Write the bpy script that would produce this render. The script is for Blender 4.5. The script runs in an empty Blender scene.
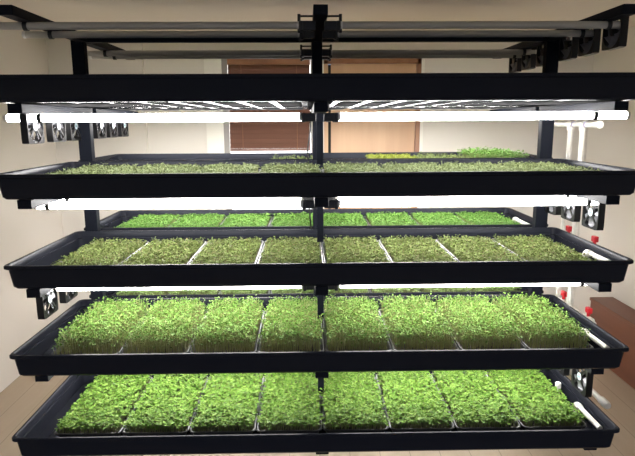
import bpy, math, random
from mathutils import Vector, Matrix
PI = math.pi
S = bpy.context.scene
COL = S.collection
random.seed(7)

# ------------------------------------------------------------------ helpers
class MB:
    """collects shapes and links them as one mesh object"""
    def __init__(s): s.v = []; s.f = []
    def box(s, x0, y0, z0, x1, y1, z1):
        b = len(s.v)
        s.v += [(x0,y0,z0),(x1,y0,z0),(x1,y1,z0),(x0,y1,z0),(x0,y0,z1),(x1,y0,z1),(x1,y1,z1),(x0,y1,z1)]
        s.f += [tuple(b+i for i in q) for q in ((0,3,2,1),(4,5,6,7),(0,1,5,4),(1,2,6,5),(2,3,7,6),(3,0,4,7))]
        return s
    def bevbox(s, x0, y0, z0, x1, y1, z1, c):
        """box with chamfered edges"""
        b = len(s.v); cx, cy, cz = (x0+x1)/2, (y0+y1)/2, (z0+z1)/2
        import bmesh
        bm = bmesh.new(); bmesh.ops.create_cube(bm, size=1)
        for v in bm.verts: v.co = Vector((cx+v.co.x*(x1-x0), cy+v.co.y*(y1-y0), cz+v.co.z*(z1-z0)))
        bmesh.ops.bevel(bm, geom=bm.edges[:], offset=c, segments=2, profile=0.5, affect='EDGES')
        bm.verts.index_update()
        s.v += [tuple(v.co) for v in bm.verts]
        s.f += [tuple(b+v.index for v in f.verts) for f in bm.faces]
        bm.free(); return s
    def loft(s, loops, cap0=True, cap1=True):
        n = len(loops[0]); b = len(s.v)
        for l in loops: s.v += [tuple(p) for p in l]
        for k in range(len(loops)-1):
            for i in range(n):
                j = (i+1) % n
                s.f.append((b+k*n+i, b+k*n+j, b+(k+1)*n+j, b+(k+1)*n+i))
        if cap0: s.f.append(tuple(b+i for i in reversed(range(n))))
        if cap1: s.f.append(tuple(b+(len(loops)-1)*n+i for i in range(n)))
        return s
    def path(s, pts, r, n=12, cap=True):
        """tube of radius r (or list of radii) along points"""
        pts = [Vector(p) for p in pts]; loops = []
        up = Vector((0,0,1)); prev = None
        for i, p in enumerate(pts):
            d = (pts[min(i+1,len(pts)-1)] - pts[max(i-1,0)]).normalized()
            if prev is None:
                a = up if abs(d.dot(up)) < .9 else Vector((0,1,0))
                e = d.cross(a).normalized()
            else:
                e = (prev - d*prev.dot(d)).normalized()
            prev = e; g = d.cross(e)
            rr = r[i] if isinstance(r, (list, tuple)) else r
            loops.append([p + (e*math.cos(2*PI*k/n) + g*math.sin(2*PI*k/n))*rr for k in range(n)])
        return s.loft(loops, cap, cap)
    def build(s, name, mat, parent=None, smooth=False, loc=None):
        me = bpy.data.meshes.new(name); me.from_pydata(s.v, [], s.f); me.update()
        me.materials.append(mat)
        if smooth: me.polygons.foreach_set('use_smooth', [True]*len(me.polygons))
        o = bpy.data.objects.new(name, me); COL.objects.link(o)
        if parent is not None: o.parent = parent
        if loc is not None: o.location = loc
        return o

def smooth_auto(o, ang=40):
    me = o.data
    me.polygons.foreach_set('use_smooth', [True]*len(me.polygons))
    try: me.set_sharp_from_angle(angle=math.radians(ang))
    except Exception: pass
    return o

def tag(o, label, cat, group=None, kind=None):
    o['label'] = label; o['category'] = cat
    if group: o['group'] = group
    if kind: o['kind'] = kind
    return o
def thing(name, label, cat, loc=(0,0,0), group=None):
    o = bpy.data.objects.new(name, None); COL.objects.link(o)
    o.location = loc; o.empty_display_size = .05
    return tag(o, label, cat, group)
def struct(o): o['kind'] = 'structure'; return o
def dup(o, parent=None, label=None, loc=None):
    c = o.copy(); COL.objects.link(c)
    if parent is not None: c.parent = parent
    if label: c['label'] = label
    if loc is not None: c.location = loc
    for ch in list(o.children): dup(ch, c)
    return c
ORD = ['first','second','third','fourth','fifth','sixth','seventh','eighth']

# ------------------------------------------------------------------ materials
def mat(name, col, rough=.5, metal=0, spec=.5, bump=None, var=None, emit=None, coat=0):
    m = bpy.data.materials.new(name); m.use_nodes = True
    nt = m.node_tree; b = nt.nodes['Principled BSDF']
    b.inputs['Base Color'].default_value = (*col, 1)
    b.inputs['Roughness'].default_value = rough
    b.inputs['Metallic'].default_value = metal
    b.inputs['Specular IOR Level'].default_value = spec
    b.inputs['Coat Weight'].default_value = coat
    if var:      # (scale, amount) large soft colour variation of the thing itself
        tc = nt.nodes.new('ShaderNodeTexCoord'); n = nt.nodes.new('ShaderNodeTexNoise')
        n.inputs['Scale'].default_value = var[0]; n.inputs['Detail'].default_value = 4
        mx = nt.nodes.new('ShaderNodeMix'); mx.data_type = 'RGBA'
        mx.inputs[6].default_value = (*[c*(1-var[1]) for c in col], 1)
        mx.inputs[7].default_value = (*[min(1,c*(1+var[1])) for c in col], 1)
        nt.links.new(tc.outputs['Object'], n.inputs['Vector'])
        nt.links.new(n.outputs['Fac'], mx.inputs[0]); nt.links.new(mx.outputs[2], b.inputs['Base Color'])
    if bump:     # (scale, strength)
        tc = nt.nodes.new('ShaderNodeTexCoord'); n = nt.nodes.new('ShaderNodeTexNoise'); bp = nt.nodes.new('ShaderNodeBump')
        n.inputs['Scale'].default_value = bump[0]; bp.inputs['Strength'].default_value = bump[1]; bp.inputs['Distance'].default_value = .002
        nt.links.new(tc.outputs['Object'], n.inputs['Vector']); nt.links.new(n.outputs['Fac'], bp.inputs['Height'])
        nt.links.new(bp.outputs['Normal'], b.inputs['Normal'])
    if emit:
        b.inputs['Emission Color'].default_value = (*emit[0], 1); b.inputs['Emission Strength'].default_value = emit[1]
    return m

def wood(name, c0, c1, scale, rough=.45, axis='Z'):
    m = mat(name, c0, rough); nt = m.node_tree; b = nt.nodes['Principled BSDF']
    tc = nt.nodes.new('ShaderNodeTexCoord'); mp = nt.nodes.new('ShaderNodeMapping')
    st = {'X':(.06,1,1),'Y':(1,.06,1),'Z':(1,1,.06)}[axis]
    mp.inputs['Scale'].default_value = [s*scale for s in st]
    n = nt.nodes.new('ShaderNodeTexNoise'); n.inputs['Scale'].default_value = 3; n.inputs['Detail'].default_value = 6; n.inputs['Roughness'].default_value = .6
    r = nt.nodes.new('ShaderNodeValToRGB')
    r.color_ramp.elements[0].position = .3; r.color_ramp.elements[1].position = .7
    r.color_ramp.elements[0].color = (*c0, 1); r.color_ramp.elements[1].color = (*c1, 1)
    L = nt.links.new
    L(tc.outputs['Object'], mp.inputs['Vector']); L(mp.outputs['Vector'], n.inputs['Vector']); L(n.outputs['Fac'], r.inputs['Fac']); L(r.outputs['Color'], b.inputs['Base Color'])
    return m

def planks(name, c0, c1, width, rough=.4):
    m = wood(name, c0, c1, 4, rough, 'Y'); nt = m.node_tree; b = nt.nodes['Principled BSDF']
    tc = nt.nodes.new('ShaderNodeTexCoord'); sx = nt.nodes.new('ShaderNodeSeparateXYZ')
    d = nt.nodes.new('ShaderNodeMath'); d.operation = 'DIVIDE'; d.inputs[1].default_value = width
    fr = nt.nodes.new('ShaderNodeMath'); fr.operation = 'FRACT'
    lt = nt.nodes.new('ShaderNodeMath'); lt.operation = 'LESS_THAN'; lt.inputs[1].default_value = .025
    mx = nt.nodes.new('ShaderNodeMix'); mx.data_type = 'RGBA'
    src = b.inputs['Base Color'].links[0].from_socket
    L = nt.links.new
    L(tc.outputs['Object'], sx.inputs[0]); L(sx.outputs['X'], d.inputs[0]); L(d.outputs[0], fr.inputs[0]); L(fr.outputs[0], lt.inputs[0])
    L(lt.outputs[0], mx.inputs[0]); L(src, mx.inputs[6]); mx.inputs[7].default_value = (*[c*.65 for c in c0], 1)
    L(mx.outputs[2], b.inputs['Base Color'])
    return m

def leafmat(name, stops, trans=.25, rough=.5):
    m = bpy.data.materials.new(name); m.use_nodes = True; nt = m.node_tree; L = nt.links.new
    b = nt.nodes['Principled BSDF']; out = nt.nodes['Material Output']
    g = nt.nodes.new('ShaderNodeNewGeometry'); r = nt.nodes.new('ShaderNodeValToRGB')
    el = r.color_ramp.elements
    while len(el) < len(stops): el.new(.5)
    for e, (p, c) in zip(el, stops): e.position = p; e.color = (*c, 1)
    L(g.outputs['Random Per Island'], r.inputs['Fac']); L(r.outputs['Color'], b.inputs['Base Color'])
    b.inputs['Roughness'].default_value = rough; b.inputs['Specular IOR Level'].default_value = .12
    t = nt.nodes.new('ShaderNodeBsdfTranslucent'); L(r.outputs['Color'], t.inputs['Color'])
    mx = nt.nodes.new('ShaderNodeMixShader'); mx.inputs[0].default_value = trans
    L(b.outputs[0], mx.inputs[1]); L(t.outputs[0], mx.inputs[2]); L(mx.outputs[0], out.inputs['Surface'])
    return m

M = {}
M['flood'] = mat('black_plastic', (.0165,.018,.0245), .22, spec=.05)
M['under'] = mat('matte_tray_underside', (.022,.022,.023), .5, spec=0)
M['tray'] = mat('grow_tray_plastic', (.06,.06,.064), .28)
M['steel'] = mat('black_powder_coat', (.009,.0105,.016), .5, spec=.06)
M['black'] = mat('black_socket_plastic', (.012,.012,.013), .4)
M['fan'] = mat('fan_frame_plastic', (.009,.009,.010), .35, spec=.3)
M['blade'] = mat('fan_blade_plastic', (.20,.20,.22), .2, spec=.8)
M['sticker'] = mat('fan_sticker', (.62,.74,.78), .3)
M['sticker_mark'] = mat('fan_sticker_print', (.06,.30,.30), .4)
M['lit'] = mat('lit_tube', (.9,.9,.9), .3, emit=((1,.975,.95), 16.0))
M['unlit'] = mat('unlit_tube_glass', (.50,.475,.42), .35)
M['cap'] = mat('white_end_cap', (.75,.73,.68), .35)
M['pvc'] = mat('white_pvc', (.78,.75,.68), .35)
M['primer'] = mat('purple_primer', (.42,.36,.62), .5)
M['red'] = mat('red_valve_handle', (.55,.012,.02), .4)
M['soil'] = mat('growing_medium', (.035,.024,.015), .95, var=(60,.6), bump=(250,.8))
M['wall'] = mat('painted_wall', (.705,.667,.61), .85, var=(.8,.03))
M['ceil'] = mat('painted_ceiling', (.70,.64,.53), .9)
M['white'] = mat('white_trim_paint', (.80,.775,.71), .55)
M['greytrim'] = mat('grey_window_frame', (.30,.28,.26), .5)
M['blind'] = wood('brown_blind_slats', (.125,.06,.040), (.17,.082,.056), 5, .4, 'X')
M['door'] = wood('orange_door_veneer', (.46,.275,.15), (.54,.335,.19), 3, .4, 'Z')
M['casing'] = wood('brown_door_casing', (.24,.105,.05), (.32,.15,.075), 4, .4, 'Z')
M['chest'] = wood('reddish_brown_wood', (.15,.052,.027), (.20,.07,.036), 3, .4, 'Y')
M['floor'] = planks('tan_floor_boards', (.45,.355,.25), (.51,.41,.295), .16, .45)
M['gap'] = mat('gap_shade', (.008,.007,.006), .8)  # shade inside the door gap, put into the colour
M['pane'] = mat('daylit_window_pane', (.8,.8,.8), .2, emit=((.95,.97,1), 1.6))
M['stem'] = leafmat('pale_stems', [(0,(.42,.43,.16)),(.5,(.52,.50,.25)),(1,(.36,.42,.14))], .15)
M['stem_short'] = leafmat('short_stems', [(0,(.20,.26,.08)),(1,(.30,.32,.13))], .15)

M['g5'] = leafmat('bright_green_leaves', [(0,(.070,.158,.018)),(.5,(.122,.228,.032)),(1,(.20,.315,.06))], .15)
M['g4'] = leafmat('tall_green_leaves', [(0,(.095,.195,.030)),(.5,(.16,.29,.052)),(1,(.26,.40,.105))], .18)
M['g3'] = leafmat('olive_green_leaves', [(0,(.11,.12,.04)),(.4,(.16,.215,.06)),(.8,(.23,.30,.095)),(1,(.20,.16,.08))])
M['g2'] = leafmat('grey_green_leaves', [(0,(.11,.135,.055)),(.5,(.19,.235,.10)),(1,(.28,.33,.16))])
M['g3r'] = leafmat('vivid_green_leaves', [(0,(.09,.20,.035)),(.6,(.14,.29,.055)),(1,(.21,.36,.09))])
M['g4r'] = leafmat('pale_green_leaves', [(0,(.22,.34,.09)),(.6,(.32,.46,.15)),(1,(.42,.54,.22))])
M['g2y'] = leafmat('yellow_leaves', [(0,(.20,.25,.03)),(1,(.31,.34,.06))])
M['g2t'] = leafmat('spring_green_leaves', [(0,(.10,.23,.04)),(1,(.20,.34,.08))])
M['g2s'] = leafmat('dull_sprouts', [(0,(.10,.16,.05)),(1,(.22,.26,.08))])

# ------------------------------------------------------------------ the place
SP = .3509; RLOW = .016          # the rear tray of the fourth shelf hangs a little lower
Z = {k: .5+(5-k)*SP for k in range(0, 6)}; Z[5] = .511; Z[1] += .006          # rim height of tray shelf k (0 = lights only, 5 = lowest)
XL, XR, YB, YF, HC = -2.08, 2.26, 2.6, -4.0, 2.39
struct(MB().box(XL-.1, YF, -.1, XR+.1, YB+.1, 0).build('floor', M['floor']))
struct(MB().box(XL-.1, YF, HC, XR+.1, YB+.1, HC+.1).build('ceiling', M['ceil']))
struct(MB().box(XL-.1, YF, 0, XL, YB+.1, HC).build('wall_left', M['wall']))
struct(MB().box(XR, YF, 0, XR+.1, YB+.1, HC).build('wall_right', M['wall']))
# back wall with a window opening and a door opening
wx0, wx1, wz0, wz1 = -.68, -.02, 1.0, 2.25
dx0, dx1, dz1 = .09, .865, 2.25
w = MB()
w.box(XL, YB, 0, wx0, YB+.1, HC); w.box(wx0, YB, 0, wx1, YB+.1, wz0); w.box(wx0, YB, wz1, wx1, YB+.1, HC)
w.box(wx1, YB, 0, dx0, YB+.1, HC); w.box(dx0, YB, dz1, dx1, YB+.1, HC); w.box(dx1, YB, 0, XR, YB+.1, HC)
struct(w.build('wall_back', M['wall']))
struct(MB().box(XL, YB-.035, 0, -1.342, YB, HC).build('trim_1', M['wall']))            # shallow pilaster in the left corner
struct(MB().box(-.862, YB-.03, 0, -.725, YB, 2.262).build('trim_2', M['white']))         # broad white board left of the window
win = struct(MB().box(wx0, YB+.05, wz0, wx1, YB+.06, wz1).build('window_1', M['pane']))
fr = MB(); fr.box(-.725, YB-.022, .9, -.68, YB, 2.25); fr.box(-.68, YB-.01, .95, -.02, YB+.05, 1.0); fr.box(-.02, YB-.022, .9, .02, YB, 2.25)
fr.build('window_frame', M['greytrim'], win)
d = MB().box(.145, YB+.02, 0, .834, YB+.06, 2.25)
door = struct(d.build('door_1', M['door']))
k = MB(); k.path([(.22, YB+.02, 1.0), (.22, YB-.03, 1.0)], .012, 12); k.path([(.22, YB-.03, 1.0), (.22, YB-.05, 1.0), (.22, YB-.075, 1.0), (.22, YB-.085, 1.0)], [.015,.028,.028,.01], 16)
k.build('door_knob', M['greytrim'], door, True)
struct(MB().box(.121, YB+.03, 0, .145, YB+.09, 2.19).build('gap_shade_strip', M['gap']))          # black strip standing in for the shade in the gap beside the door
struct(MB().box(.088, YB-.02, 0, .121, YB+.02, 2.25).build('trim_4', M['door']))
c = MB(); c.box(.834, YB-.02, 0, .868, YB+.06, 2.25); c.box(.088, YB-.02, 2.195, .868, YB+.02, 2.262)
struct(c.build('trim_5', M['casing']))
struct(MB().box(.868, YB-.012, 0, .895, YB, 2.262).build('trim_6', M['white']))

# wooden blind in the window
bl = thing('wooden_blind', 'brown wooden slatted blind in the window left of the centre post', 'blind', (-.35, YB-.012, 1.533))
s = MB()
n = 17
for i in range(n):
    z0 = i*(.66/n)
    b0 = len(s.v)
    s.v += [(-.325,-.020,z0),(.325,-.020,z0),(.325,.004,z0+.041),(-.325,.004,z0+.041),(-.325,-.016,z0-.003),(.325,-.016,z0-.003),(.325,.008,z0+.038),(-.325,.008,z0+.038)]
    s.f += [tuple(b0+i for i in q) for q in ((0,1,2,3),(7,6,5,4),(0,4,5,1),(1,5,6,2),(2,6,7,3),(3,7,4,0))]
s.build('slats', M['blind'], bl)
MB().bevbox(-.328,-.03,.655,.328,.010,.715,.004).build('headrail', M['casing'], bl)
MB().bevbox(-.325,-.022,-.025,.325,.006,-.004,.003).build('bottom_rail', M['blind'], bl)
for x in (-.22,.22): MB().path([(x,-.026,-.01),(x,-.026,.66)], .0016, 6).build('ladder_cord', M['casing'], bl)

# low wooden chest against the right wall
ch = thing('wooden_chest', 'low reddish brown wooden chest standing against the right wall', 'chest', (2.17, 1.2, 0))
MB().bevbox(-.085,-.85,0,.085,.79,.40,.004).build('body', M['chest'], ch)
MB().bevbox(-.09,-.86,.401,.088,.80,.425,.004).build('lid', M['chest'], ch)

# ------------------------------------------------------------------ rack
AX = 1.127; PX = 1.152; AY = (.757, .803)
rack = thing('grow_rack', 'black steel rack of three posts with arms carrying the flood trays', 'rack', (0,.78,0))
def rk(mb, name): return mb.build(name, M['steel'], rack, loc=(0,-.78,0))
TOP = Z[0]-.1
for x in (-PX, 0, PX):
    p = MB(); p.bevbox(x-(.031 if x else .025), AY[0], 0, x+(.031 if x else .025), AY[1], TOP+.012, .003); o = rk(p, 'post')
    MB().bevbox(x-.06,.72,0,x+.06,.84,.008,.002).build('foot_plate', M['steel'], o)
rk(MB().bevbox(-PX+.031, .762, TOP-.034, -.025, .798, TOP, .003), 'crossbeam')
rk(MB().bevbox(.025, .762, TOP-.034, PX-.031, .798, TOP, .003), 'crossbeam')
for k in range(0, 6):
    zt = Z[k]-.1
    for x in (-AX, 0, AX):
        for y0, y1 in ((.05, AY[0]), (AY[1], 1.53)):
            zt = Z[k]-.1-(RLOW if k == 4 and y0 > .5 else 0)
            if k == 5 and y0 > .5: continue
            rk(MB().bevbox(x-.0265, y0, zt-.035, x+.0265, y1, zt, .002), 'arm')
for k in range(1, 5):       # flat bar hanging from the centre arm over the joint of the two middle grow trays
    b = MB(); b.bevbox(-.011, .375, Z[k+1]+{1:.004, 2:.010, 3:.002, 4:-.030}[k], .017, .387, Z[k]-.135, .002)
    b.bevbox(-.02, .36, Z[k]-.17, .026, .40, Z[k]-.135, .003)
    o = rk(b, 'hanger_bar')

# ------------------------------------------------------------------ flood trays
def rloop(x0, y0, x1, y1, r, z, n=6):
    pts = []
    for cx, cy, a in ((x1-r,y1-r,0),(x0+r,y1-r,PI/2),(x0+r,y0+r,PI),(x1-r,y0+r,1.5*PI)):
        for i in range(n+1):
            t = a+PI/2*i/n; pts.append((cx+r*math.cos(t), cy+r*math.sin(t), z))
    return pts
def flood_mesh(hw, dp, ch):
    """pan from x -hw..hw, y 0..dp, rim at z = 0; ch = width of the drain channel round the raised floor"""
    def L(ins, z, r): return rloop(-hw+ins, ins, hw-ins, dp-ins, r, z)
    m = MB()
    m.loft([L(.055,-.0962,.012), L(.030,-.0965,.02), L(.022,-.088,.022), L(.0125,-.016,.025), L(.0045,-.016,.028), L(0,-.013,.03), L(0,-.004,.03), L(.004,0,.028),
            L(.011,0,.028), L(.0145,-.004,.028), L(.018,-.032,.028), L(.0255,-.034,.03), L(.031,-.086,.034),
            L(.031+ch,-.086,.03), L(.033+ch,-.076,.03), L(.0345+ch,-.075,.03), L(.036+ch,-.076,.028), L(.0375+ch,-.0785,.028)], True, True)
    return m
def flood_tray(name, label, hw, dp, ch, loc, group):
    t = thing(name, label, 'tray', loc, group)
    o = flood_mesh(hw, dp, ch).build('pan', M['flood'], t); smooth_auto(o, 35)
    r = MB(); n = round((2*hw-.14)/.1225); st = (2*hw-.14)/n
    for i in range(n):     # raised channels pressed into the underside
        x = -hw+.07+i*st
        x0, x1 = x+.012, x+st-.012
        r.loft([[(x0,.06,-.0963),(x1,.06,-.0963),(x1,dp-.06,-.0963),(x0,dp-.06,-.0963)][::-1],
                [(x0+.012,.075,-.0998),(x1-.012,.075,-.0998),(x1-.012,dp-.075,-.0998),(x0+.012,dp-.075,-.0998)][::-1]], False, True)
    r.build('underside_channels', M['under'], t)
    return t
HW = 1.226
SHELF = {1:'topmost', 2:'second', 3:'third', 4:'fourth', 5:'lowest'}
FT = {1:'topmost long black flood tray at the front, seen from underneath',
      2:'long black flood tray at the front, second from top, with grey green sprouts',
      3:'long black flood tray at the front, middle one, with olive green sprouts',
      4:'long black flood tray at the front holding the tall pale stemmed greens',
      5:'lowest long black flood tray at the front, with bright green broad leaves'}
RT = {1:'topmost long black flood tray at the back, behind the centre post',
      2:'long black flood tray at the back, second from top, nearly empty with yellow sprouts',
      3:'long black flood tray at the back holding vivid green short sprouts',
      4:'long black flood tray at the back, fourth shelf, behind the tall greens'}
f0 = flood_tray('flood_tray', FT[1], HW, .731, .05, (0,0,Z[1]), 'front flood trays')
FY_OFF = {2:.01, 3:.02, 4:-.008, 5:-.026}      # the trays are not pushed in equally far
for k in range(2, 6): dup(f0, label=FT[k], loc=(-.016 if k == 5 else 0,FY_OFF[k],Z[k]))
r0 = flood_tray('flood_tray', RT[1], HW, .615, .004, (0,.82,Z[1]), 'rear flood trays')
for k in range(2, 5): dup(r0, label=RT[k], loc=(0,.82,Z[k]-(RLOW if k == 4 else 0)))

# ------------------------------------------------------------------ greens
def greens(seed, n, leaf, h, hv, nl=2, tilt=.5, stem=.0008, spread=.004, lx=.246, ly=.515, lean=0., clump=0., patch=1.0, edge=0.):
    """leaf mesh and stem mesh of one tray of sprouts, standing on z = 0"""
    R = random.Random(seed); LV = MB(); ST = MB()
    nx = max(1, int(math.sqrt(n*lx/ly))); ny = max(1, int(n/nx))
    for a in range(nx):
        for b in range(ny):
            if R.random() > patch: continue
            x = (a+R.uniform(-.2,1.2))/nx*lx-lx/2; y = (b+R.uniform(-.2,1.2))/ny*ly-ly/2
            x = max(-lx/2, min(lx/2, x)); y = max(-ly/2, min(ly/2, y))
            hh = h+R.uniform(-hv,hv)*(1 if R.random()<.8 else 1.5)
            hh += clump*(math.sin(x*47+seed)*math.sin(y*39+seed*2))
            ex = max(0, abs(x)/(lx/2)-.72)/.28; ey = max(0, abs(y)/(ly/2)-.86)/.14
            hh *= 1-edge*max(ex,ey)**2*R.random()
            dx = R.gauss(0,.10)*hh + lean*ex*math.copysign(1,x)*hh*R.random()
            dy = R.gauss(0,.10)*hh + lean*ey*math.copysign(1,y)*hh*R.random()
            tx, ty = x+dx, y+dy
            if stem:
                q = len(ST.v); w0 = stem*R.uniform(.8,1.2); an = R.uniform(0,PI)
                mx_, my_ = x+dx*.35, y+dy*.35
                for (px,py,pz,ww) in ((x,y,0,w0),(mx_,my_,hh*.55,w0),(tx,ty,hh,w0*.8)):
                    for j in range(3):
                        t = an+2*PI*j/3; ST.v.append((px+ww*math.cos(t), py+ww*math.sin(t), pz))
                for s_ in range(2):
                    for j in range(3):
                        j2 = (j+1)%3; ST.f.append((q+s_*3+j, q+s_*3+j2, q+s_*3+3+j2, q+s_*3+3+j))
            az = R.uniform(0,2*PI)
            for l in range(nl):
                A = az+2*PI*l/nl+R.uniform(-.4,.4); el = R.gauss(.12,tilt*.5)
                ln = leaf*R.uniform(.75,1.2); wd = ln*R.uniform(.36,.46)
                d_ = Vector((math.cos(A)*math.cos(el), math.sin(A)*math.cos(el), math.sin(el)))
                sd = Vector((-math.sin(A), math.cos(A), R.gauss(0,tilt*.6))).normalized()
                up = d_.cross(sd)
                o = Vector((tx,ty,hh+R.uniform(-spread,spread)))
                fd = up*(-wd*.25) if up.z > 0 else up*(wd*.25)
                q = len(LV.v)
                P = [o, o+d_*ln*.45+sd*wd-fd, o+d_*ln*.85+sd*wd*.65-fd*.6, o+d_*ln-Vector((0,0,ln*.06)), o+d_*ln*.85-sd*wd*.65-fd*.6, o+d_*ln*.45-sd*wd-fd]
                LV.v += [tuple(p) for p in P]
                LV.f += [(q,q+1,q+2,q+3),(q,q+3,q+4,q+5)]
    return LV, ST

GT_L, GT_W, GT_H = .54, .277, .041
def grow_tray_proto(leafkey, stemkey, LV, ST, label, group):
    t = thing('grow_tray', label, 'tray of greens', (0,0,0), group)
    def L(ins, z, r): return rloop(-GT_W/2+ins, -GT_L/2+ins, GT_W/2-ins, GT_L/2-ins, r, z, 3)
    o = MB().loft([L(.022,0,.018), L(.018,.002,.02), L(.008,GT_H-.006,.022), L(.0005,GT_H-.006,.024), L(.0005,GT_H-.001,.024), L(.002,GT_H,.023), L(.0065,GT_H,.02), L(.0085,GT_H-.003,.02), L(.014,.022,.018)], True, True).build('tray_body', M['tray'], t)
    smooth_auto(o, 40)
    g = MB(); nx, ny = 12, 24; R = random.Random(3)
    for j in range(ny+1):
        for i in range(nx+1):
            g.v.append(((i/nx-.5)*(GT_W-.028), (j/ny-.5)*(GT_L-.028), .027+R.uniform(-.002,.003)))
    for j in range(ny):
        for i in range(nx):
            a = j*(nx+1)+i; g.f.append((a,a+1,a+nx+2,a+nx+1))
    g.build('growing_medium', M['soil'], t)
    lo = LV.build('leaves', M[leafkey], t, loc=(0,0,.026)); lo['kind'] = 'stuff'
    if ST is not None and ST.v:
        so = ST.build('stems', M[stemkey], t, True, loc=(0,0,.026)); so['kind'] = 'stuff'
    return t

def row(k, protos, labels, y, idx, group):
    """place grow trays of shelf k at the given columns, cycling through protos and turning some end for end"""
    used = set()
    for n_, i in enumerate(idx):
        pi = n_ % len(protos) if len(protos) < 8 else i
        p = protos[pi]
        o = p if pi not in used else dup(p)
        used.add(pi)
        o.location = ((.0133 if k < 5 else .003)+(i-3.5)*.28, y+(FY_OFF[k] if y < .6 else 0), Z[k]-.0782-(RLOW if k == 4 and y > .6 else 0))
        o.rotation_euler = (0,0, PI if (n_//len(protos)) % 2 else 0)
        o['label'] = labels(i); o['group'] = group

def place(k, key, stemkey, y, desc, where, group, nvar, **kw):
    pr = []
    for s_ in range(nvar):
        LV, ST = greens(1000*k+s_*17+int(y*10), **kw)
        pr.append(grow_tray_proto(key, stemkey, LV, ST, 'x', group))
    row(k, pr, lambda i: 'tray of %s, %s from left, %s' % (desc, ORD[i], where), y, range(8), group)
YFR, YRR = .366, 1.1275
place(5, 'g5', 'stem_short', YFR, 'bright green broad leaved shoots', 'lowest front shelf', 'trays of greens on the lowest shelf', 4,
      n=1500, leaf=.0148, lx=.256, h=.040, hv=.007, tilt=.5, stem=.0009, clump=.003, edge=.3)
place(4, 'g4', 'stem', YFR, 'tall pale stemmed greens', 'fourth front shelf', 'trays of tall greens on the fourth shelf', 4,
      n=1450, leaf=.0108, h=.077, hv=.013, nl=2, tilt=.9, stem=.0010, spread=.012, lean=.12, clump=.006, edge=.5)
place(3, 'g3', 'stem_short', YFR, 'olive green tiny leaved sprouts', 'middle front shelf', 'trays of olive sprouts on the middle shelf', 3,
      n=1900, leaf=.0105, h=.022, hv=.008, tilt=.9, stem=.0007, clump=.003)
place(2, 'g2', 'stem_short', YFR, 'grey green fine sprouts', 'second front shelf', 'trays of grey green sprouts on the second shelf', 3,
      n=1700, leaf=.010, h=.032, hv=.009, tilt=.9, stem=.0007, clump=.003)
place(3, 'g3r', 'stem_short', YRR, 'vivid green short sprouts', 'middle rear shelf', 'trays of vivid sprouts on the rear shelf', 3,
      n=1800, leaf=.011, h=.027, hv=.006, tilt=.6, stem=.0007, clump=.002)
place(4, 'g4r', 'stem_short', YRR, 'pale green sprouts', 'fourth rear shelf behind tall greens', 'trays of pale sprouts on the fourth rear shelf', 2,
      n=1500, leaf=.012, h=.050, hv=.009, tilt=.8, stem=.0008, clump=.003)
def single(key, i, label, seed, **kw):
    LV, ST = greens(seed, **kw)
    o = grow_tray_proto(key, 'stem_short', LV, ST, label, 'trays on the second rear shelf')
    o.location = (.0133+(i-3.5)*.28, YRR, Z[2]-.0782)
single('g2s', 3, 'rear tray of thin scattered sprouts left of the centre post on second shelf', 51, n=500, leaf=.010, h=.032, hv=.008, tilt=.8, patch=.45)
single('g2y', 5, 'rear tray of yellow sprouts right of the centre post, second shelf', 52, n=1500, leaf=.011, h=.036, hv=.006, tilt=.7)
single('g2s', 6, 'rear tray of dull sparse sprouts between the yellow tray and tall bright greens', 53, n=700, leaf=.011, h=.034, hv=.012, tilt=.8, patch=.6)
single('g2t', 7, 'rear tray of taller spring green shoots at right end, second shelf', 54, n=900, leaf=.013, h=.058, hv=.014, tilt=.8, spread=.01)

# ------------------------------------------------------------------ light tubes
def tube_thing(label, sign, x_in, x_out, lit, group, r=.0155):
    """tube along x from x_in to x_out on one side; origin at its middle, z = tube axis; arm underside lies at +.0165"""
    t = thing('light_tube', label, 'light tube', (0,0,0), group)
    a, b = sign*x_in, sign*x_out
    g = MB().path([(a+sign*.012,0,0),(b-sign*.012,0,0)], r, 20).build('glass_tube', M['lit'] if lit else M['unlit'], t); smooth_auto(g, 50)
    e = MB().path([(b-sign*.014,0,0),(b-sign*.002,0,0),(b,0,0)], [r+.0006,r+.0006,r-.003], 20).build('end_cap', M['cap'], t); smooth_auto(e, 50)
    e = MB().path([(a+sign*.014,0,0),(a,0,0)], [r+.0006,r+.0006], 20).build('end_cap', M['cap'], t); smooth_auto(e, 50)
    q = MB(); x0, x1 = sorted((sign*.016, sign*(x_in+.006)))
    q.bevbox(x0,-.017,-.019,x1,.017,.0148,.003); o = sorted((sign*(x_in-.010), sign*(x_in+.004))); q.bevbox(o[0],-.021,-.023,o[1],.021,.0148,.003)
    q.build('socket', M['black'], t)
    c = MB()
    n = 16; w = .008; X = sign*AX; ro, ri = r+.004, r+.0002
    loops = []
    for i in range(n):
        an = -PI*1.5+ (i/(n-1))*2*PI*.999
        cs, sn = math.cos(an), math.sin(an)
        loops.append([(X-w,ri*cs,ri*sn),(X+w,ri*cs,ri*sn),(X+w,ro*cs,min(ro*sn,.0148)),(X-w,ro*cs,min(ro*sn,.0148))])
    c.loft(loops)
    c.build('clip', M['black'], t)
    return t
for k in range(1, 5):
    for j, y in enumerate((.25, .45, 1.06, 1.26)):
        for sgn in (-1, 1):
            xo = 1.27 if k == 1 else 1.185
            if k == 1 and y > .8: xo = 1.2
            side = 'left' if sgn < 0 else 'right'
            which = ['nearest the camera', 'second from the front', 'third from the front', 'farthest back'][j]
            t = tube_thing('lit white tube under the %s shelf trays, %s half, %s' % (SHELF[k], side, which), sgn, .070, xo, True, 'lit tubes under the %s shelf' % SHELF[k])
            t.location = (0, y, Z[k]-.15-(RLOW if k == 4 and y > .8 else 0))
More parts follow.
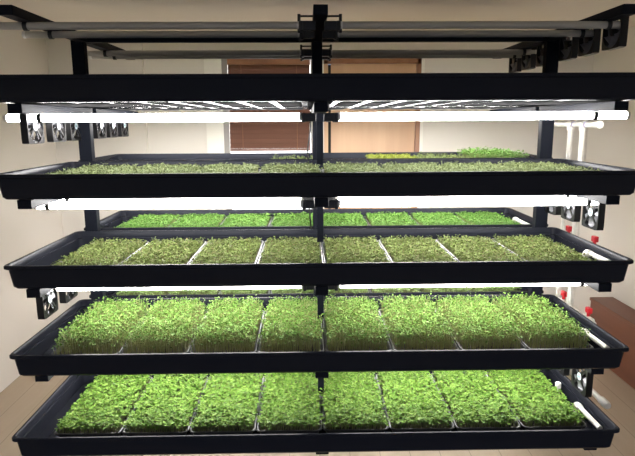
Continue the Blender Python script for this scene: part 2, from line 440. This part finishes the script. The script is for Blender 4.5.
for j, y in enumerate((.20, .42, 1.08, 1.23)):
    for sgn in (-1, 1):
        xo = [1.30, 1.245, 1.31, 1.265][j] if sgn < 0 else 1.20
        side = 'left' if sgn < 0 else 'right'
        which = ['nearest the camera', 'second from the front', 'third from the front', 'farthest back'][j]
        t = tube_thing('unlit grey tube under the ceiling, %s half, %s' % (side, which), sgn, .075, xo, False, 'unlit tubes at the top', .0145)
        h = MB(); h.bevbox(sgn*.080-.006,-.006,-.028,sgn*.080+.006,.006,.042,.002); h.path([(sgn*.080,0,.034),(0,0,.034)], .004, 8)
        h.build('hanger_strap', M['black'], t)
        t.location = (0, y, Z[0]-.149)

# ------------------------------------------------------------------ fans
def fan_proto():
    t = thing('cooling_fan', 'x', 'fan', (0,0,0))
    S_, T = .07, .028; N = 40
    def sq(a):
        c, s = math.cos(a), math.sin(a); m = max(abs(c), abs(s)); x, y = c/m*S_, s/m*S_
        rr = math.hypot(x,y); lim = S_*1.36
        return (x*min(1,lim/rr), y*min(1,lim/rr))
    A = [2*PI*i/N+PI/N*0 for i in range(N)]
    O = [sq(a) for a in A]; I = [(.0655*math.cos(a), .0655*math.sin(a)) for a in A]
    f = MB(); b = 0
    rings = [[(0,*p) for p in O],[(0,*p) for p in I],[(-T,*p) for p in I],[(-T,*p) for p in O]]
    for r_ in rings: f.v += r_
    for q in range(4):
        for i in range(N):
            j = (i+1)%N; f.f.append((q*N+i, q*N+j, ((q+1)%4)*N+j, ((q+1)%4)*N+i))
    fo = f.build('frame', M['fan'], t, loc=(0,0,0)); smooth_auto(fo, 30)
    st = MB()
    for a in (PI/4, 3*PI/4, 5*PI/4, 7*PI/4):
        for off in (0,):
            c, s = math.cos(a), math.sin(a); nx_, ny_ = -s*.0048, c*.0048
            l0 = [(x, c*.015+u*nx_, s*.015+u*ny_) for (x,u) in ((-.001,-1),(-.001,1),(-.005,1),(-.005,-1))]
            l1 = [(x, c*.068+u*nx_, s*.068+u*ny_) for (x,u) in ((-.001,-1),(-.001,1),(-.005,1),(-.005,-1))]
            st.loft([l0,l1])
    st.build('struts', M['fan'], t)
    h = MB().path([(-.0265,0,0),(-.026,0,0),(-.002,0,0),(-.001,0,0)], [.017,.0205,.0205,.019], 24).build('hub', M['fan'], t); smooth_auto(h, 40)
    sk = MB().path([(-.001,0,0),(-.0004,0,0)], .017, 24).build('sticker', M['sticker'], h)
    mk = MB(); mk.box(-.0004,-.010,-.004,-.0001,.010,.002); mk.build('printed_mark', M['sticker_mark'], h)
    for i in range(7):
        bm = MB(); a0 = 2*PI*i/7; P = []; nr, nc = 5, 5
        for side in (0, .0012):
            for r_ in range(nr):
                rad = .0195+(.0635-.0195)*r_/(nr-1)
                for c_ in range(nc):
                    u = c_/(nc-1); span = (.62+.18*r_/(nr-1)); a = a0+(u-.5)*span+.25*r_/(nr-1)
                    xx = -.007-.017*u+.004*math.sin(PI*u)-side
                    bm.v.append((xx, rad*math.cos(a), rad*math.sin(a)))
        o = nr*nc
        for r_ in range(nr-1):
            for c_ in range(nc-1):
                q = r_*nc+c_
                bm.f.append((q,q+1,q+nc+1,q+nc)); bm.f.append((o+q,o+q+nc,o+q+nc+1,o+q+1))
        ed = [r_*nc for r_ in range(nr)]+[(nr-1)*nc+c_ for c_ in range(1,nc)]+[r_*nc+nc-1 for r_ in range(nr-2,-1,-1)]+[c_ for c_ in range(nc-2,0,-1)]
        for i_ in range(len(ed)):
            p, q = ed[i_], ed[(i_+1)%len(ed)]; bm.f.append((p,p+o,q+o,q))
        bm.build('blade', M['blade'], t, True)
    br = MB(); br.bevbox(-.026,-.03,.055,.0105,.03,.074,.001); br.bevbox(-.026,-.012,.07,-.020,.012,.135,.001); br.build('bracket', M['steel'], t)
    return t
fan0 = fan_proto(); first = True
short = MB(); short.bevbox(-.038,-.03,.048,-.026,.03,.062,.001); short = short.build('bracket', M['steel'])
FY = {1:[.285,.51,.705,1.05,1.245,1.45], 2:[.295,.505,.70,1.05,1.245,1.45]}
FY[3] = FY[4] = [.272,.49,.69,1.05,1.245,1.45]
FDZ = {0:-.165, 1:-.184, 2:-.203, 3:-.21, 4:-.247}
FY0 = [.245,.455,.655,.93,1.14,1.345]
for k in range(0, 5):
    left = k in (1, 3)
    for i, y in enumerate(FY0 if k == 0 else FY[k]):
        where = 'near the ceiling' if k == 0 else 'under the %s shelf' % SHELF[k]
        lb = 'black square fan %s at %s end, %s from front' % (where, 'left' if left else 'right', ORD[i])
        o = fan0 if first else dup(fan0); first = False
        o['label'] = lb; o['group'] = 'fans ' + where
        o.location = (-1.1655 if left else 1.1655, y, Z[k]+FDZ[k])
        o.rotation_euler = (0, 0, 0 if left else PI)
        if k == 0:      # the top row is turned round and clamped straight to the arm
            o.rotation_euler = (0,0,0); o.location.x = 1.1655+.028
            for c in o.children:
                if c.name.startswith('bracket'): c.data = short.data

bpy.data.objects.remove(short)
# ------------------------------------------------------------------ plumbing
def arc(c, r, a0, a1, plane, n=8):
    out = []
    for i in range(n+1):
        a = a0+(a1-a0)*i/n; u, v = r*math.cos(a), r*math.sin(a)
        out.append((c[0]+u, c[1]+v, c[2]) if plane == 'xy' else (c[0], c[1]+u, c[2]+v) if plane == 'yz' else (c[0]+u, c[1], c[2]+v))
    return out
def vpipe(label, y, top):
    t = thing('water_pipe', label, 'pipe', (1.30, y, 0), 'upright water pipes')
    o = MB().path([(0,0,0),(0,0,top)], .013, 16).build('pipe', M['pvc'], t, True); smooth_auto(o, 40)
    for z in [Z[q]-.12 for q in (2,3,4)]:
        c = MB().path([(0,0,z-.03),(0,0,z+.03)], .017, 16).build('coupling', M['pvc'], t); smooth_auto(c, 40)
    return t
vp1 = vpipe('white upright water pipe right of the rack, farther one', .83, 1.689)
vp2 = vpipe('white upright water pipe right of the rack, nearer one', .70, 1.689)
hp = thing('water_pipe', 'white horizontal pipe with tees crossing the tops of upright pipes', 'pipe', (1.30, .78, 1.720))
o = MB().path([(0,-.24,0),(0,-.235,0),(0,.28,0)], [.010,.013,.013], 16).build('pipe', M['pvc'], hp); smooth_auto(o, 40)
for y in (.05,-.08):
    e = MB().path([(0,y-.03,0),(0,y+.03,0)], .0175, 16); e.path([(0,y,-.004),(0,y,-.03)], .0175, 16)
    e = e.build('tee', M['pvc'], hp); smooth_auto(e, 40)
    MB().path([(0,y-.038,0),(0,y-.03,0)], .0145, 16).build('primer_ring', M['primer'], e)
    MB().path([(0,y+.03,0),(0,y+.038,0)], .0145, 16).build('primer_ring', M['primer'], e)
e = MB().path([(0,-.245,0),(0,-.21,0)], .0175, 16).build('end_cap', M['pvc'], hp); smooth_auto(e, 40)
e = MB().path([(0,.27,0),(0,.30,0)], .0175, 16).build('end_cap', M['pvc'], hp); smooth_auto(e, 40)

def valve(t, y):
    v = MB().path([(0,y-.035,0),(0,y-.028,0),(0,y+.028,0),(0,y+.035,0)], [.016,.020,.020,.016], 16).build('valve_body', M['pvc'], t); smooth_auto(v, 40)
    h = MB().path([(0,y,.018),(0,y,.036)], .008, 12); h.bevbox(-.010,y-.019,.034,.010,y+.019,.062,.004)
    h.build('handle', M['red'], v)['label'] = 'red valve handle'
for k in (3, 4):
    zb = Z[k]-.06
    t = thing('branch_pipe', 'white branch pipe with red valves beside the %s tray shelf' % {3:'middle', 4:'fourth'}[k], 'pipe', (1.30, .6, zb), 'branch pipes')
    o = MB().path([(0,-.17,0),(0,-.165,0),(0,.23,0)], [.009,.012,.012], 16).build('pipe', M['pvc'], t); smooth_auto(o, 40)
    valve(t, -.105); valve(t, .165)
t = thing('drain_stub', 'white capped pipe end sticking out at lower right outside the rack', 'pipe', (1.30, .55, Z[5]-.045))
o = MB().path([(0,-.25,0),(0,.28,0)], .013, 16).build('pipe', M['pvc'], t); smooth_auto(o, 40)
o = MB().path([(0,-.30,0),(0,-.296,0),(0,-.285,0),(0,-.235,0)], [.006,.014,.0185,.0185], 16).build('end_cap', M['pvc'], t); smooth_auto(o, 40)

def elbow_pipe(label, x, y0, y1, z, grp, r=.0105):
    """drain pipe lying in the tray's channel, elbow at its back turned down into the channel floor"""
    t = thing('drain_pipe', label, 'pipe', (x, y0, z), grp)
    L_ = y1-y0
    p = MB().path([(0,0,0),(0,L_-.02,0)], r, 16).build('pipe', M['pvc'], t); smooth_auto(p, 40)
    e = MB().path([(0,L_-.03,0)]+[(0, L_-.01+.022*math.sin(a), -.022+.022*math.cos(a)) for a in (0,.4,.8,1.2,PI/2)]+[(0,L_+.012,-.052)], r+.004, 16)
    e = e.build('elbow', M['pvc'], t); smooth_auto(e, 40)
    return t
for k in (3, 4, 5):
    dz = {3:-.022, 4:-.022, 5:-.040}[k]
    elbow_pipe('white elbow drain pipe lying in right end of the %s front tray' % SHELF[k], 1.1685-(.010 if k == 5 else 0), .075+FY_OFF[k], .28+FY_OFF[k], Z[k]+{3:-.030,4:-.030,5:-.034}[k], 'drain pipes in the front trays')
t = thing('standpipe', 'small white standpipe cap at right end of the lowest front tray', 'pipe', (1.153, .44, Z[5]-.0859), None)
o = MB().path([(0,0,0),(0,0,.045),(0,0,.05)], [.009,.009,.007], 16).build('pipe', M['pvc'], t); smooth_auto(o, 40)
o = MB().path([(0,0,.042),(0,0,.066),(0,0,.07)], [.0135,.0135,.010], 16).build('cap', M['pvc'], t); smooth_auto(o, 40)
elbow_pipe('white drain pipe lying in right end of the rear tray of vivid sprouts', 1.163, .95, 1.16, Z[3]-.028, 'drain pipes in the rear trays')

# cables running down beside the centre post
def cable(label, pts, r=.0035):
    t = MB().path(pts, r, 8).build('power_cable', M['black'], None, True); tag(t, label, 'cable', 'cables at the centre post')
cable('black power cable down left of the centre post, under topmost tray', [(-.034,.748,1.79),(-.036,.745,1.70),(-.048,.74,1.62),(-.052,.742,1.58),(-.040,.748,1.50)])
cable('black power cable left of the centre post, at the middle shelf', [(-.036,.748,1.44),(-.045,.742,1.36),(-.043,.742,1.29),(-.034,.748,1.2)])

# ------------------------------------------------------------------ light, camera, colour
wd = bpy.data.worlds.new('World'); S.world = wd; wd.use_nodes = True
bg = wd.node_tree.nodes['Background']; bg.inputs['Strength'].default_value = .8
_n = wd.node_tree.nodes; _l = wd.node_tree.links.new
_tc = _n.new('ShaderNodeTexCoord'); _sx = _n.new('ShaderNodeSeparateXYZ'); _cr = _n.new('ShaderNodeValToRGB')
_cr.color_ramp.elements[0].position = .0; _cr.color_ramp.elements[0].color = (.10,.12,.16,1)
_cr.color_ramp.elements[1].position = .25; _cr.color_ramp.elements[1].color = (.62,.72,1,1)
_l(_tc.outputs['Generated'], _sx.inputs[0]); _l(_sx.outputs['Z'], _cr.inputs['Fac']); _l(_cr.outputs['Color'], bg.inputs['Color'])

cam = bpy.data.cameras.new('Camera'); co = bpy.data.objects.new('Camera', cam); COL.objects.link(co)
f, pitch, yaw, roll = 569.357, -.1833, .0180, -.0050
cp, sp, cy, sy, cr, sr = math.cos(pitch), math.sin(pitch), math.cos(yaw), math.sin(yaw), math.cos(roll), math.sin(roll)
fw = Vector((sy*cp, cy*cp, sp)); rt = Vector((cy,-sy,0)); up = rt.cross(fw)
r2 = rt*cr+up*sr; u2 = up*cr-rt*sr
mw = Matrix((r2, u2, -fw)).transposed().to_4x4(); mw.translation = Vector((-.0542,-2.1088,1.7362))
co.matrix_world = mw
cam.sensor_fit = 'HORIZONTAL'; cam.sensor_width = 36; cam.lens = f*36/635; cam.clip_start = .02
S.camera = co
S.view_settings.view_transform = 'Standard'; S.view_settings.look = 'None'; S.view_settings.gamma = 1; S.view_settings.use_curve_mapping = False
S.view_settings.exposure = 1.35
